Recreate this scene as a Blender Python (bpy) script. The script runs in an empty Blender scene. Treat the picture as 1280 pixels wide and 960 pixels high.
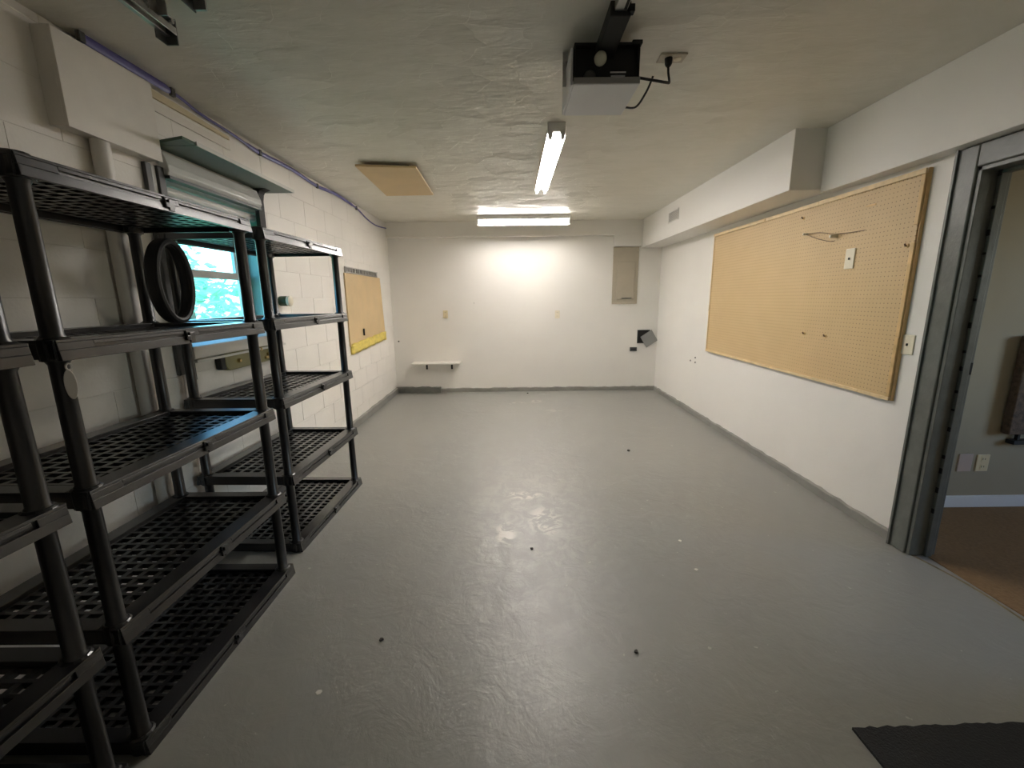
import bpy, bmesh, math, random
from mathutils import Vector, Matrix
random.seed(7)
PI = math.pi
S = bpy.context.scene
C = S.collection

# ------------------------------------------------------------------ camera
cam_d = bpy.data.cameras.new('camera')
cam_d.sensor_fit = 'HORIZONTAL'; cam_d.sensor_width = 36.0
cam_d.lens = 36.0 * 530.3 / 1280.0
cam_d.clip_start = 0.02; cam_d.clip_end = 200
cam = bpy.data.objects.new('camera', cam_d); C.objects.link(cam)
PITCH, YAW, ROLL = 0.19924, -0.0008, 0.01195
_f = Vector((math.sin(YAW)*math.cos(PITCH), math.cos(YAW)*math.cos(PITCH), -math.sin(PITCH)))
_r = Vector((math.cos(YAW), -math.sin(YAW), 0)); _d = _f.cross(_r)
_r2 = math.cos(ROLL)*_r + math.sin(ROLL)*_d
_d2 = -math.sin(ROLL)*_r + math.cos(ROLL)*_d
_m = Matrix((_r2, -_d2, -_f)).transposed().to_4x4(); _m.translation = (0, 0, 1.4)
cam.matrix_world = _m
S.camera = cam

# ------------------------------------------------------------------ world, light, exposure
w = bpy.data.worlds.new('daylight'); S.world = w; w.use_nodes = True
nt = w.node_tree; nt.nodes.clear()
sky = nt.nodes.new('ShaderNodeTexSky'); sky.sky_type = 'NISHITA'; sky.sun_disc = False
sky.sun_elevation = math.radians(50); sky.sun_rotation = math.radians(60)
bg = nt.nodes.new('ShaderNodeBackground'); bg.inputs['Strength'].default_value = 0.2
wo = nt.nodes.new('ShaderNodeOutputWorld')
nt.links.new(sky.outputs[0], bg.inputs['Color']); nt.links.new(bg.outputs[0], wo.inputs['Surface'])
LAMP = 9.5            # emission of the wrapped lens by the back wall
TUBES = 10.5           # glow added to the two bare tubes as fill for the room
LAMP_COL = (1.0, 0.945, 0.90)
S.view_settings.view_transform = 'Standard'; S.view_settings.look = 'None'
S.view_settings.gamma = 1.0; S.view_settings.exposure = 3.15
S.view_settings.use_curve_mapping = False
S.cycles.max_bounces = 14; S.cycles.diffuse_bounces = 10; S.cycles.sample_clamp_indirect = 6.0

sun_d = bpy.data.lights.new('sun', 'SUN'); sun_d.energy = 0.75; sun_d.angle = math.radians(2); sun_d.color = (1, .96, .88)
sun = bpy.data.objects.new('sun', sun_d); C.objects.link(sun)
sun.rotation_euler = Vector((-.35, .30, -1)).to_track_quat('-Z', 'Y').to_euler()

def portal(name, loc, rot, sx, sy):
    l = bpy.data.lights.new(name, 'AREA'); l.shape = 'RECTANGLE'; l.size = sx; l.size_y = sy
    l.cycles.is_portal = True
    o = bpy.data.objects.new(name, l); C.objects.link(o); o.location = loc; o.rotation_euler = rot
portal('window_portal', (-2.02, 2.84, 1.6), (0, -PI/2, 0), 0.9, 0.9)
portal('side_room_portal', (5.6, 0.7, 1.5), (0, PI/2, 0), 1.3, 1.3)

# ------------------------------------------------------------------ helpers
def obj(name, bm, m, parent=None, smooth=False, bevel=0, kind=None, label=None):
    if isinstance(bm, MB): bm = bm.bm
    bmesh.ops.recalc_face_normals(bm, faces=bm.faces)
    me = bpy.data.meshes.new(name); bm.to_mesh(me); bm.free()
    if smooth:
        for p in me.polygons: p.use_smooth = True
        try: me.set_sharp_from_angle(angle=math.radians(40))
        except Exception: pass
    me.materials.append(m)
    o = bpy.data.objects.new(name, me); C.objects.link(o)
    if parent: o.parent = parent
    if bevel:
        b = o.modifiers.new('bevel', 'BEVEL'); b.width = bevel; b.segments = 2; b.limit_method = 'ANGLE'
    if kind: o['kind'] = kind
    if label: o['label'] = label
    return o
def tag(o, label, cat, group=None):
    o['label'] = label; o['category'] = cat
    if group: o['group'] = group
    return o
def thing(name, label, cat, loc=(0, 0, 0), rotz=0, group=None):
    o = bpy.data.objects.new(name, None); C.objects.link(o); o.empty_display_size = .05
    o.location = loc; o.rotation_euler = (0, 0, rotz)
    return tag(o, label, cat, group)
def struct(o):
    o['kind'] = 'structure'; return o
def dup(root, loc, rotz, label, group=None):
    r = root.copy(); C.objects.link(r); r.location = loc; r.rotation_euler = (0, 0, rotz)
    r['label'] = label
    if group: r['group'] = group
    for ch in list(root.children):
        c = ch.copy(); C.objects.link(c); c.parent = r
        for g in list(ch.children):
            d = g.copy(); C.objects.link(d); d.parent = c
    return r

class MB:
    def __init__(self): self.bm = bmesh.new()
    def box(self, x0, x1, y0, y1, z0, z1, M=None):
        v = [self.bm.verts.new((x, y, z)) for x in (x0, x1) for y in (y0, y1) for z in (z0, z1)]
        for f in ((0,1,3,2), (4,6,7,5), (0,4,5,1), (2,3,7,6), (0,2,6,4), (1,5,7,3)):
            self.bm.faces.new([v[i] for i in f])
        if M is not None:
            for a in v: a.co = M @ a.co
        return self
    def hexa(self, pts):                       # eight corners, bottom loop then top loop
        v = [self.bm.verts.new(p) for p in pts]
        for f in ((3,2,1,0), (4,5,6,7), (0,1,5,4), (1,2,6,5), (2,3,7,6), (3,0,4,7)):
            self.bm.faces.new([v[i] for i in f])
        return self
    def prism(self, pts, ax, a, b):            # polygon in the plane normal to axis ax, from a to b
        def P(p, t):
            q = [0, 0, 0]; o = [i for i in range(3) if i != ax]
            q[ax] = t; q[o[0]], q[o[1]] = p; return q
        A = [self.bm.verts.new(P(p, a)) for p in pts]; B = [self.bm.verts.new(P(p, b)) for p in pts]
        n = len(pts)
        self.bm.faces.new(A); self.bm.faces.new(B[::-1])
        for i in range(n): self.bm.faces.new([A[i], B[i], B[(i+1) % n], A[(i+1) % n]])
        return self
    def lathe(self, prof, n=24, M=None, cap=True):    # (radius, z) pairs about z
        rings = []
        for r, z in prof:
            rings.append([self.bm.verts.new((r*math.cos(2*PI*i/n), r*math.sin(2*PI*i/n), z)) for i in range(n)])
        for a, b in zip(rings, rings[1:]):
            for i in range(n): self.bm.faces.new([a[i], a[(i+1) % n], b[(i+1) % n], b[i]])
        if cap:
            self.bm.faces.new(rings[0][::-1]); self.bm.faces.new(rings[-1])
        if M is not None:
            for r in rings:
                for v in r: v.co = M @ v.co
        return self
    def tube(self, pts, r, n=8, r2=None, closed=False, up=None):   # r across, r2 along the normal
        pts = [Vector(p) for p in pts]; k = len(pts); rings = []
        prev = None
        for i, p in enumerate(pts):
            if closed: t = pts[(i+1) % k] - pts[i-1]
            else: t = pts[min(i+1, k-1)] - pts[max(i-1, 0)]
            t.normalize()
            u = Vector(up) if up else (prev if prev else (Vector((0, 0, 1)) if abs(t.z) < .9 else Vector((1, 0, 0))))
            a = (u - t*u.dot(t)).normalized(); b = t.cross(a); prev = a
            ra = r[i] if isinstance(r, (list, tuple)) else r
            rb = (r2 if r2 else ra)
            rings.append([self.bm.verts.new(p + a*ra*math.cos(2*PI*j/n) + b*rb*math.sin(2*PI*j/n)) for j in range(n)])
        m = k if closed else k-1
        for i in range(m):
            A, B = rings[i], rings[(i+1) % k]
            for j in range(n): self.bm.faces.new([A[j], A[(j+1) % n], B[(j+1) % n], B[j]])
        if not closed:
            self.bm.faces.new(rings[0][::-1]); self.bm.faces.new(rings[-1])
        return self
    def grid(self, nx, ny, fn):
        V = [[self.bm.verts.new(fn(i/nx, j/ny)) for j in range(ny+1)] for i in range(nx+1)]
        for i in range(nx):
            for j in range(ny): self.bm.faces.new([V[i][j], V[i+1][j], V[i+1][j+1], V[i][j+1]])
        return self
def spline(pts, n=8):
    P = [Vector(p) for p in pts]; out = []
    for i in range(len(P)-1):
        a, b, c, d = P[max(i-1, 0)], P[i], P[i+1], P[min(i+2, len(P)-1)]
        for j in range(n):
            t = j/n
            out.append(0.5*((2*b) + (c-a)*t + (2*a-5*b+4*c-d)*t*t + (3*b-3*c+d-a)*t**3))
    out.append(P[-1]); return out

# ------------------------------------------------------------------ materials
class G:                                        # small node-graph helper
    def __init__(self, name):
        self.m = bpy.data.materials.new(name); self.m.use_nodes = True
        self.t = self.m.node_tree; self.b = self.t.nodes['Principled BSDF']
    def n(self, typ, **k):
        x = self.t.nodes.new(typ)
        for a, v in k.items():
            if a.startswith('i_'): x.inputs[a[2:].replace('_', ' ')].default_value = v
            else: setattr(x, a, v)
        return x
    def l(self, a, b): self.t.links.new(a, b)
    def coord(self, scale=(1, 1, 1)):
        tc = self.n('ShaderNodeTexCoord'); mp = self.n('ShaderNodeMapping'); mp.inputs['Scale'].default_value = scale
        self.l(tc.outputs['Object'], mp.inputs[0]); return mp.outputs[0]
    def noise(self, co, scale, detail=4, rough=.55, dist=0):
        x = self.n('ShaderNodeTexNoise'); x.inputs['Scale'].default_value = scale; x.inputs['Detail'].default_value = detail
        x.inputs['Roughness'].default_value = rough; x.inputs['Distortion'].default_value = dist
        self.l(co, x.inputs['Vector']); return x.outputs[0]
    def ramp(self, f, *st):
        x = self.n('ShaderNodeValToRGB'); e = x.color_ramp.elements
        while len(e) < len(st): e.new(.5)
        for s, (p, c) in zip(e, st):
            s.position = p; s.color = (c, c, c, 1) if isinstance(c, (int, float)) else (*c, 1)
        self.l(f, x.inputs[0]); return x.outputs[0]
    def mix(self, f, a, b, mode='MIX'):
        x = self.n('ShaderNodeMix', data_type='RGBA', blend_type=mode)
        for s, v in ((0, f), (6, a), (7, b)):
            if isinstance(v, bpy.types.NodeSocket): self.l(v, x.inputs[s])
            elif s == 0: x.inputs[0].default_value = v
            else: x.inputs[s].default_value = (*v, 1)
        return x.outputs[2]
    def math(self, op, a, b=0.0, clamp=False):
        x = self.n('ShaderNodeMath', operation=op, use_clamp=clamp)
        for s, v in ((0, a), (1, b)):
            if isinstance(v, bpy.types.NodeSocket): self.l(v, x.inputs[s])
            else: x.inputs[s].default_value = v
        return x.outputs[0]
    def bump(self, h, strength=.2, dist=.01):
        x = self.n('ShaderNodeBump'); x.inputs['Strength'].default_value = strength; x.inputs['Distance'].default_value = dist
        self.l(h, x.inputs['Height']); self.l(x.outputs[0], self.b.inputs['Normal'])
    def set(self, k, v):
        if isinstance(v, bpy.types.NodeSocket): self.l(v, self.b.inputs[k])
        else: self.b.inputs[k].default_value = (*v, 1) if isinstance(v, tuple) else v
        return self
def mat(name, col, rough=.5, metal=0, var=.08, vscale=6, bump=0, bscale=60, spec=.5):
    g = G(name); co = g.coord()
    n = g.noise(co, vscale)
    lo = tuple(max(0, c*(1-var)) for c in col); hi = tuple(min(1, c*(1+var)) for c in col)
    g.set('Base Color', g.ramp(n, (.3, lo), (.7, hi)))
    g.set('Roughness', g.ramp(n, (.2, max(.02, rough*.9)), (.8, min(1, rough*1.1))))
    g.set('Metallic', metal); g.set('Specular IOR Level', spec)
    if bump: g.bump(g.noise(co, bscale, 3), bump, .004)
    return g.m

M = {}
M['wall'] = mat('white_wall_paint', (.80, .78, .735), .55, var=.02, vscale=1.5, bump=.10, bscale=40)
M['block'] = mat('white_painted_block', (.79, .765, .715), .5, var=.025, vscale=3, bump=.25, bscale=70)
M['joint'] = mat('painted_mortar', (.74, .715, .665), .6, var=.05, bump=.2)
M['gray_trim'] = mat('grey_trim_paint', (.145, .153, .138), .35, var=.15, vscale=12, bump=.25, bscale=50)
M['curb'] = mat('grey_curb_paint', (.27, .265, .24), .45, var=.15, vscale=4, bump=.3, bscale=35)
M['black'] = mat('black_plastic', (.006, .006, .0065), .32, var=.15, vscale=30, spec=.6)
M['shelf_black'] = mat('glossy_black_plastic', (.005, .005, .0055), .34, var=.12, vscale=20, spec=.5)
_p = M['shelf_black'].node_tree.nodes['Principled BSDF']
_p.inputs['Coat Weight'].default_value = .55; _p.inputs['Coat IOR'].default_value = 1.6; _p.inputs['Coat Roughness'].default_value = .22
M['black_matte'] = mat('black_matte', (.012, .012, .011), .65, var=.2)
M['rubber'] = mat('black_rubber', (.014, .014, .016), .5, var=.2, vscale=20)
M['white'] = mat('white_enamel', (.78, .77, .74), .3, var=.02)
M['white_plastic'] = mat('white_plastic', (.72, .70, .66), .4, var=.03)
M['board_white'] = mat('white_painted_board', (.74, .71, .65), .5, var=.04, vscale=8)
M['ivory'] = mat('ivory_plastic', (.72, .62, .40), .4, var=.03)
M['ivory_pale'] = mat('pale_ivory_plastic', (.76, .70, .55), .4, var=.03)
M['steel'] = mat('galvanised_steel', (.45, .45, .43), .38, metal=.9, var=.1, vscale=25)
M['grey_paint'] = mat('grey_enamel', (.30, .30, .29), .4, var=.05)
M['tan_paint'] = mat('tan_enamel', (.46, .41, .32), .45, var=.04)
M['pine'] = mat('pine_strip', (.66, .45, .20), .5, var=.18, vscale=14)
M['pine_light'] = mat('pale_pine_strip', (.74, .57, .32), .5, var=.15, vscale=14)
M['ply'] = mat('tan_hardboard', (.62, .46, .25), .55, var=.06, vscale=4)
M['foam'] = mat('yellow_foam', (.72, .58, .14), .8, var=.18, vscale=22, bump=.6, bscale=40)
M['olive'] = mat('olive_enamel', (.20, .185, .075), .4, var=.2, vscale=8)
M['green_dark'] = mat('dark_green_enamel', (.03, .075, .035), .35, var=.2)
M['green_board'] = mat('grey_green_board', (.17, .22, .19), .5, var=.1, vscale=5)
M['teal'] = mat('teal_daylight_tint', (.20, .36, .33), .5, var=.08)  # teal daylight on the white jamb, put into the colour
M['blue'] = mat('blue_violet_vinyl', (.12, .115, .32), .4, var=.15, vscale=10)
M['brass'] = mat('brass', (.60, .45, .20), .3, metal=1, var=.1)
M['dark_hole'] = mat('dark_recess', (.02, .018, .016), .8)
M['frame_dark'] = mat('dark_grey_metal', (.07, .075, .072), .45, var=.1)
M['alu'] = mat('window_frame_paint', (.62, .62, .58), .4, var=.05)
M['silver'] = mat('silver_blind', (.52, .53, .50), .35, var=.05)
M['pinkwhite'] = mat('sash_paint', (.72, .66, .62), .4, var=.04)
M['bulb'] = mat('frosted_glass_bulb', (.62, .60, .47), .25, var=.02)
M['lens_grey'] = mat('opaque_lens_plastic', (.60, .60, .62), .35, var=.03)
M['mat'] = mat('black_rubber_mat', (.010, .011, .012), .75, var=.3, vscale=60, bump=.9, bscale=160)
M['chip'] = mat('white_chip', (.75, .72, .66), .6)
M['crumb'] = mat('dark_crumb', (.03, .027, .022), .8)
M['peach'] = mat('beige_strip', (.62, .54, .36), .6, var=.06)
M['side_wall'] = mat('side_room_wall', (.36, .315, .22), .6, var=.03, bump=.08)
M['side_base'] = mat('side_room_baseboard', (.78, .80, .80), .4, var=.02)
M['thresh'] = mat('dull_threshold', (.20, .165, .10), .4, var=.5, vscale=15)
M['wire'] = mat('brown_wire', (.16, .09, .04), .5)
M['leaf'] = mat('leaf_green', (.30, .46, .30), .5, var=.35, vscale=3)
_n = M['leaf'].node_tree; _tl = _n.nodes.new('ShaderNodeBsdfTranslucent'); _tl.inputs[0].default_value = (.42, .66, .46, 1)
_mx = _n.nodes.new('ShaderNodeMixShader'); _mx.inputs[0].default_value = .45
_n.links.new(_n.nodes['Principled BSDF'].outputs[0], _mx.inputs[1]); _n.links.new(_tl.outputs[0], _mx.inputs[2])
_n.links.new(_mx.outputs[0], _n.nodes['Material Output'].inputs['Surface'])
M['bark'] = mat('bark', (.12, .09, .06), .8, var=.3, bump=.5)
M['earth'] = mat('lawn', (.12, .20, .06), .9, var=.3, vscale=2)
M['pinkplate'] = mat('pinkish_plate', (.50, .40, .34), .5)
M['weave'] = mat('brown_woven_panel', (.10, .068, .045), .8, var=.5, vscale=40, bump=1, bscale=60)

def mat_floor():
    g = G('grey_painted_concrete'); co = g.coord()
    big = g.noise(co, .9, 5, .6, .6); fine = g.noise(co, 9, 6, .65, 1.2)
    sep = g.n('ShaderNodeSeparateXYZ'); g.l(co, sep.inputs[0])
    # trodden, scuffed strip down the middle of the room
    dx = g.math('MULTIPLY', g.math('ADD', sep.outputs[0], -.10), 1.5)
    dy = g.math('MULTIPLY', g.math('ADD', sep.outputs[1], -2.5), .62)
    r = g.math('SQRT', g.math('ADD', g.math('MULTIPLY', dx, dx), g.math('MULTIPLY', dy, dy)))
    worn = g.math('MULTIPLY', g.ramp(r, (.25, 1.0), (.95, 0.0)), g.ramp(fine, (.46, 0.0), (.62, 1.0)))
    base = g.mix(g.ramp(big, (.3, 0), (.7, 1)), (.25, .25, .228), (.283, .28, .254))
    col = g.mix(g.math('MULTIPLY', worn, .45), base, (.40, .385, .35))
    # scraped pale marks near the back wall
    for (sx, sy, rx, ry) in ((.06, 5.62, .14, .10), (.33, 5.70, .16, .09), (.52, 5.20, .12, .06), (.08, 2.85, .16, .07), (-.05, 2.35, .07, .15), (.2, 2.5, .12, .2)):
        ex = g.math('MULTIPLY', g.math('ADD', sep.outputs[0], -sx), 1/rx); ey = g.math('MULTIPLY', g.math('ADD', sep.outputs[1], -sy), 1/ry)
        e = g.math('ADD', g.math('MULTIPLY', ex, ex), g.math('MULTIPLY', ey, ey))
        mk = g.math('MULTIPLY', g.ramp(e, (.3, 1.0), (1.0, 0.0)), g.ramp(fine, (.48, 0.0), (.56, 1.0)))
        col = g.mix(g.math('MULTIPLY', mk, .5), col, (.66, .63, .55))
    sp = g.ramp(g.noise(co, 26, 2, .5), (.735, 0), (.75, 1))
    col = g.mix(g.math('MULTIPLY', sp, .5), col, (.55, .53, .48))
    g.set('Base Color', col)
    g.set('Roughness', g.math('ADD', g.ramp(big, (.25, .41), (.75, .46)), g.math('MULTIPLY', worn, -.10)))
    g.set('Specular IOR Level', .8)
    h = g.math('ADD', g.noise(co, 5, 5, .6, .8), g.math('MULTIPLY', fine, .45))
    g.bump(h, .22, .02)
    return g.m
M['floor'] = mat_floor()

def mat_ceiling():
    g = G('brushed_texture_ceiling'); co = g.coord((.62, 1, 1))
    wv = g.noise(co, 3.2, 3, .55, 2.2)
    cn = g.n('ShaderNodeTexNoise'); cn.inputs['Scale'].default_value = 4; g.l(co, cn.inputs['Vector'])
    sc = g.n('ShaderNodeVectorMath', operation='SCALE'); sc.inputs['Scale'].default_value = .16
    ad = g.n('ShaderNodeVectorMath', operation='ADD')
    g.l(cn.outputs['Color'], sc.inputs[0]); g.l(co, ad.inputs[0]); g.l(sc.outputs[0], ad.inputs[1])
    v = g.n('ShaderNodeTexVoronoi'); v.inputs['Scale'].default_value = 6.5; v.feature = 'F1'; v.inputs['Randomness'].default_value = .75
    g.l(ad.outputs[0], v.inputs['Vector'])
    # each brush dab tilts its own way: height = offset along the dab plus a per-dab step
    vs = g.n('ShaderNodeSeparateXYZ'); g.l(v.outputs['Position'], vs.inputs[0])
    ps = g.n('ShaderNodeSeparateXYZ'); g.l(ad.outputs[0], ps.inputs[0])
    dy = g.math('SUBTRACT', ps.outputs[1], vs.outputs[1])
    cs = g.n('ShaderNodeSeparateColor'); g.l(v.outputs['Color'], cs.inputs[0])
    h = g.math('ADD', g.math('MULTIPLY', dy, g.math('ADD', cs.outputs[0], .4)), g.math('MULTIPLY', g.noise(g.coord((2, 6, 1)), 5, 3, .5, .8), .022))
    g.set('Base Color', g.mix(g.ramp(wv, (.3, 0), (.7, 1)), (.72, .70, .62), (.77, .745, .67)))
    g.set('Roughness', .40)
    g.bump(h, .8, .12)
    return g.m
M['ceiling'] = mat_ceiling()

def mat_peg():
    g = G('pegboard_hardboard'); co = g.coord()
    sep = g.n('ShaderNodeSeparateXYZ'); g.l(co, sep.inputs[0])
    def cell(s):
        f = g.math('FRACT', g.math('MULTIPLY', s, 1/.0254)); return g.math('ADD', f, -.5)
    y, z = cell(sep.outputs[1]), cell(sep.outputs[2])
    d = g.math('SQRT', g.math('ADD', g.math('MULTIPLY', y, y), g.math('MULTIPLY', z, z)))
    n = g.noise(co, 5, 5)
    base = g.mix(n, (.58, .41, .205), (.66, .48, .25))
    hole = g.ramp(d, (.11, 1.0), (.14, 0.0))
    g.set('Base Color', g.mix(hole, base, (.30, .19, .09)))
    g.set('Roughness', .5)
    g.bump(g.math('MULTIPLY', hole, -1), .4, .003)
    return g.m
M['peg'] = mat_peg()

def mat_carpet():
    g = G('brown_carpet'); co = g.coord()
    n = g.noise(co, 60, 3); b = g.noise(co, 2, 3)
    g.set('Base Color', g.mix(b, g.ramp(n, (.3, (.17, .095, .035)), (.7, (.28, .165, .07))), (.25, .15, .065)))
    g.set('Roughness', .95); g.bump(n, .8, .01); return g.m
M['carpet'] = mat_carpet()

def mat_emit(name, LAMP):
    g = G(name)
    g.set('Base Color', (.9, .88, .84)); g.set('Roughness', .35)
    g.set('Emission Color', LAMP_COL); g.set('Emission Strength', LAMP); return g.m
M['lit'] = mat_emit('lit_fluorescent_lens', LAMP)
M['tube_fill'] = mat_emit('tube_glass_fill_glow', TUBES)

def mat_glass():
    g = G('window_glass'); t = g.t; out = t.nodes['Material Output']
    tr = g.n('ShaderNodeBsdfTransparent'); tr.inputs[0].default_value = (.60, .90, .95, 1)
    gl = g.n('ShaderNodeBsdfGlossy'); gl.inputs['Roughness'].default_value = .03
    fr = g.n('ShaderNodeFresnel'); fr.inputs[0].default_value = 1.45
    mx = g.n('ShaderNodeMixShader'); ge = g.n('ShaderNodeNewGeometry'); g.l(g.math('MULTIPLY', fr.outputs[0], g.math('SUBTRACT', 1.0, ge.outputs['Backfacing'])), mx.inputs[0]); g.l(tr.outputs[0], mx.inputs[1]); g.l(gl.outputs[0], mx.inputs[2])
    g.l(mx.outputs[0], out.inputs['Surface']); return g.m
M['glass'] = mat_glass()

# ------------------------------------------------------------------ the setting
XL, XR, YB, YN, H = -1.77, 2.18, 6.38, -1.0, 2.47
DY0, DY1, DZ = 1.20, 2.10, 1.965            # door opening in the right wall
XRO = 2.30                                   # far side of the right wall
WY0, WY1, WZ0, WZ1 = 2.315, 3.20, 1.15, 2.03  # window opening in the left wall

struct(obj('floor', MB().grid(40, 60, lambda u, v: (XL-.2+u*(XR+.06-XL+.2), YN-.1+v*(YB+.1-YN+.1), 0.0)), M['floor'], smooth=True))
struct(obj('ceiling', MB().box(XL-.25, XRO, YN-.1, YB+.15, H, H+.1), M['ceiling']))
struct(obj('wall_back', MB().box(XL-.25, XRO, YB, YB+.15, -.05, H), M['wall']))
struct(obj('wall_near', MB().box(XL-.25, XRO, YN-.15, YN, -.05, H), M['wall']))
m = MB()
m.box(XR, XRO, DY1, YB, -.05, H).box(XR, XRO, DY0, DY1, DZ, H).box(XR, XRO, YN, DY0, -.05, H)
struct(obj('wall_right', m, M['wall']))
# left wall: mortar core with an opening, painted concrete blocks laid on it
XO = -2.0
m = MB()
m.box(XO, XL-.0025, YN, WY0, -.05, H).box(XO, XL-.0025, WY1, YB, -.05, H)
m.box(XO, XL-.0025, WY0, WY1, -.05, WZ0).box(XO, XL-.0025, WY0, WY1, WZ1, H)
wl = struct(obj('wall_left', m, M['joint']))
J = .0015
course, k = .203, 0
z = 0.0
while z < H-.02:
    z1 = min(z+course, H); off = .203 if k % 2 else 0
    y = YN-off
    while y < YB-.01:
        a, b = max(y, YN), min(y+.406, YB)
        segs = [(a, b)]
        if z1 > WZ0+.02 and z < WZ1-.02:
            segs = [s for s in ((a, min(b, WY0)), (max(a, WY1), b)) if s[1]-s[0] > .03]
        for s0, s1 in segs:
            zz0, zz1 = z, z1
            if s1 > WY0+.01 and s0 < WY1-.01:          # trimmed to the head or sill of the window
                if z < WZ0 < z1: zz1 = WZ0
                if z < WZ1 < z1: zz0 = WZ1
            p = .0008*random.random()
            mb = MB().box(XL-.006, XL-p, s0+J, s1-J, zz0+J, zz1-J)
            obj('block', mb, M['block'], wl, bevel=.0015)
        y += .406
    z = z1; k += 1

# duct soffits along the right wall and beam along the back wall
struct(obj('soffit', MB().box(1.875, XR, 3.05, YB, 2.09, H), M['wall'], bevel=.003)).name = 'trim_1'
struct(obj('trim_2', MB().box(2.085, XR, YN, 3.05, 2.07, H), M['wall'], bevel=.003))
m = MB().box(XL, 1.875, YB-.07, YB, 2.265, H)
m.box(1.475, 1.875, YB-.07, YB, 2.11, 2.265)
struct(obj('trim_3', m, M['wall'], bevel=.004))
m = MB().box(XL, 1.475, YB-.085, YB, 2.262, 2.277)
struct(obj('trim_4', m, M['wall'], bevel=.003))

def wavy_curb(ax, a, b, c0, c1, h, n=60, seed=1):
    rnd = random.Random(seed); m = MB(); rows = []
    hh = [h + rnd.uniform(-.006, .006) for _ in range(n+1)]
    tt = [rnd.uniform(-.004, .004) for _ in range(n+1)]
    V = []
    for i in range(n+1):
        t = a+(b-a)*i/n; s = 1 if c1 > c0 else -1
        q = [(c0, 0), (c1+s*tt[i], 0), (c1+s*tt[i]*.8, hh[i]*.9), (c1-s*.012, hh[i]), (c0, hh[i])]
        V.append([m.bm.verts.new((t, p[0], p[1]) if ax == 0 else (p[0], t, p[1])) for p in q])
    for i in range(n):
        for j in range(5): m.bm.faces.new([V[i][j], V[i][(j+1) % 5], V[i+1][(j+1) % 5], V[i+1][j]])
    m.bm.faces.new(V[0]); m.bm.faces.new(V[-1][::-1])
    return m
struct(obj('baseboard_right', wavy_curb(1, DY1+.105, YB-.03, XR, XR-.022, .06, 70, 3), M['curb'], smooth=True))
struct(obj('baseboard_back', wavy_curb(0, XL+.68, XR, YB, YB-.025, .06, 60, 4), M['curb'], smooth=True))
struct(obj('baseboard_back_corner', wavy_curb(0, XL, XL+.68, YB, YB-.05, .085, 14, 5), M['gray_trim'], smooth=True))
struct(obj('baseboard_left', wavy_curb(1, YN, YB-.05, XL, XL+.03, .085, 70, 6), M['curb'], smooth=True))

# ------------------------------------------------------------------ window in the left wall
win = struct(obj('window_1', MB().box(XO+.02, XO+.09, WY0, WY0+.05, WZ0, WZ1-.02).box(XO+.02, XO+.09, WY1-.05, WY1, WZ0, WZ1-.02)
      .box(XO+.02, XO+.09, WY0, WY1, WZ0, WZ0+.07).box(XO+.02, XO+.09, WY0, WY1, WZ1-.10, WZ1-.02), M['alu'], bevel=.004))
yA, yB_ = WY0+.05, WY1-.05
def sash(name, x0, x1, z0, z1):
    t = .038
    m = MB().box(x0, x1, yA, yA+t, z0, z1).box(x0, x1, yB_-t, yB_, z0, z1).box(x0, x1, yA, yB_, z0, z0+t).box(x0, x1, yA, yB_, z1-t, z1)
    s = obj('sash', m, M['alu'], win, bevel=.003)
    obj('pane', MB().box((x0+x1)/2-.002, (x0+x1)/2+.002, yA+t, yB_-t, z0+t, z1-t), M['glass'], s)
    return s
sash('s', XO+.025, XO+.05, 1.56, WZ1-.10)
sash('s', XO+.055, XO+.08, WZ0+.07, 1.59)
obj('meeting_rail', MB().box(XO+.05, XO+.092, yA, yB_, 1.548, 1.592), M['pinkwhite'], win, bevel=.004)
obj('jamb_lining', MB().box(XO+.09, XL-.002, WY1-.012, WY1-.001, WZ0, WZ1-.005), M['teal'], win, label='white window jamb lining with teal daylight in its colour')
obj('jamb_lining', MB().box(XO+.09, XL-.002, WY0+.001, WY0+.012, WZ0, WZ1-.005), M['teal'], win)
obj('head_lining', MB().box(XO+.09, XL-.002, WY0+.012, WY1-.012, WZ1-.014, WZ1-.001), M['alu'], win)
# sloping sill that sticks out of the wall
obj('sill', MB().prism([(XO+.09, WZ0+.001), (XO+.09, WZ0+.05), (XL+.045, WZ0+.012), (XL+.045, WZ0-.055), (XL+.001, WZ0-.07), (XL+.001, WZ0+.001)], 1, WY0-.02, WY1+.02), M['board_white'], win, bevel=.004)
obj('sill_lip', MB().box(XL+.001, XL+.055, WY0-.02, WY1+.02, WZ0-.075, WZ0-.062), M['alu'], win)
# dark casing strips left of the opening, silver blind case over it
for y0, y1, x1, z0 in ((2.205, 2.24, .022, 1.02), (2.268, 2.31, .03, .98)):
    obj('casing', MB().box(XL+.001, XL+x1, y0, y1, z0, 2.065), M['frame_dark'], win, bevel=.003, label='dark grey casing strip')
obj('casing', MB().box(XL+.001, XL+.018, 2.243, 2.265, 1.02, 2.06), M['alu'], win, label='pale casing strip')
rb = thing('roller_blind', 'silver roller blind case along the top of the window', 'blind', (XL+.004, 2.76, 2.03))
obj('case', MB().prism([(0, .0), (.045, .0), (.055, .02), (.052, .05), (.03, .112), (0, .118)], 1, -.455, .355), M['silver'], rb, bevel=.004)
obj('bottom_rail', MB().box(.004, .05, -.45, .35, -.016, -.001), M['frame_dark'], rb)
obj('blind_roll', MB().lathe([(.026, -.42), (.028, -.41), (.028, .36), (.026, .37)], 20, Matrix.Translation((-.06, 0, -.055)) @ Matrix.Rotation(PI/2, 4, 'X')), M['white_plastic'], rb, smooth=True)

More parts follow.
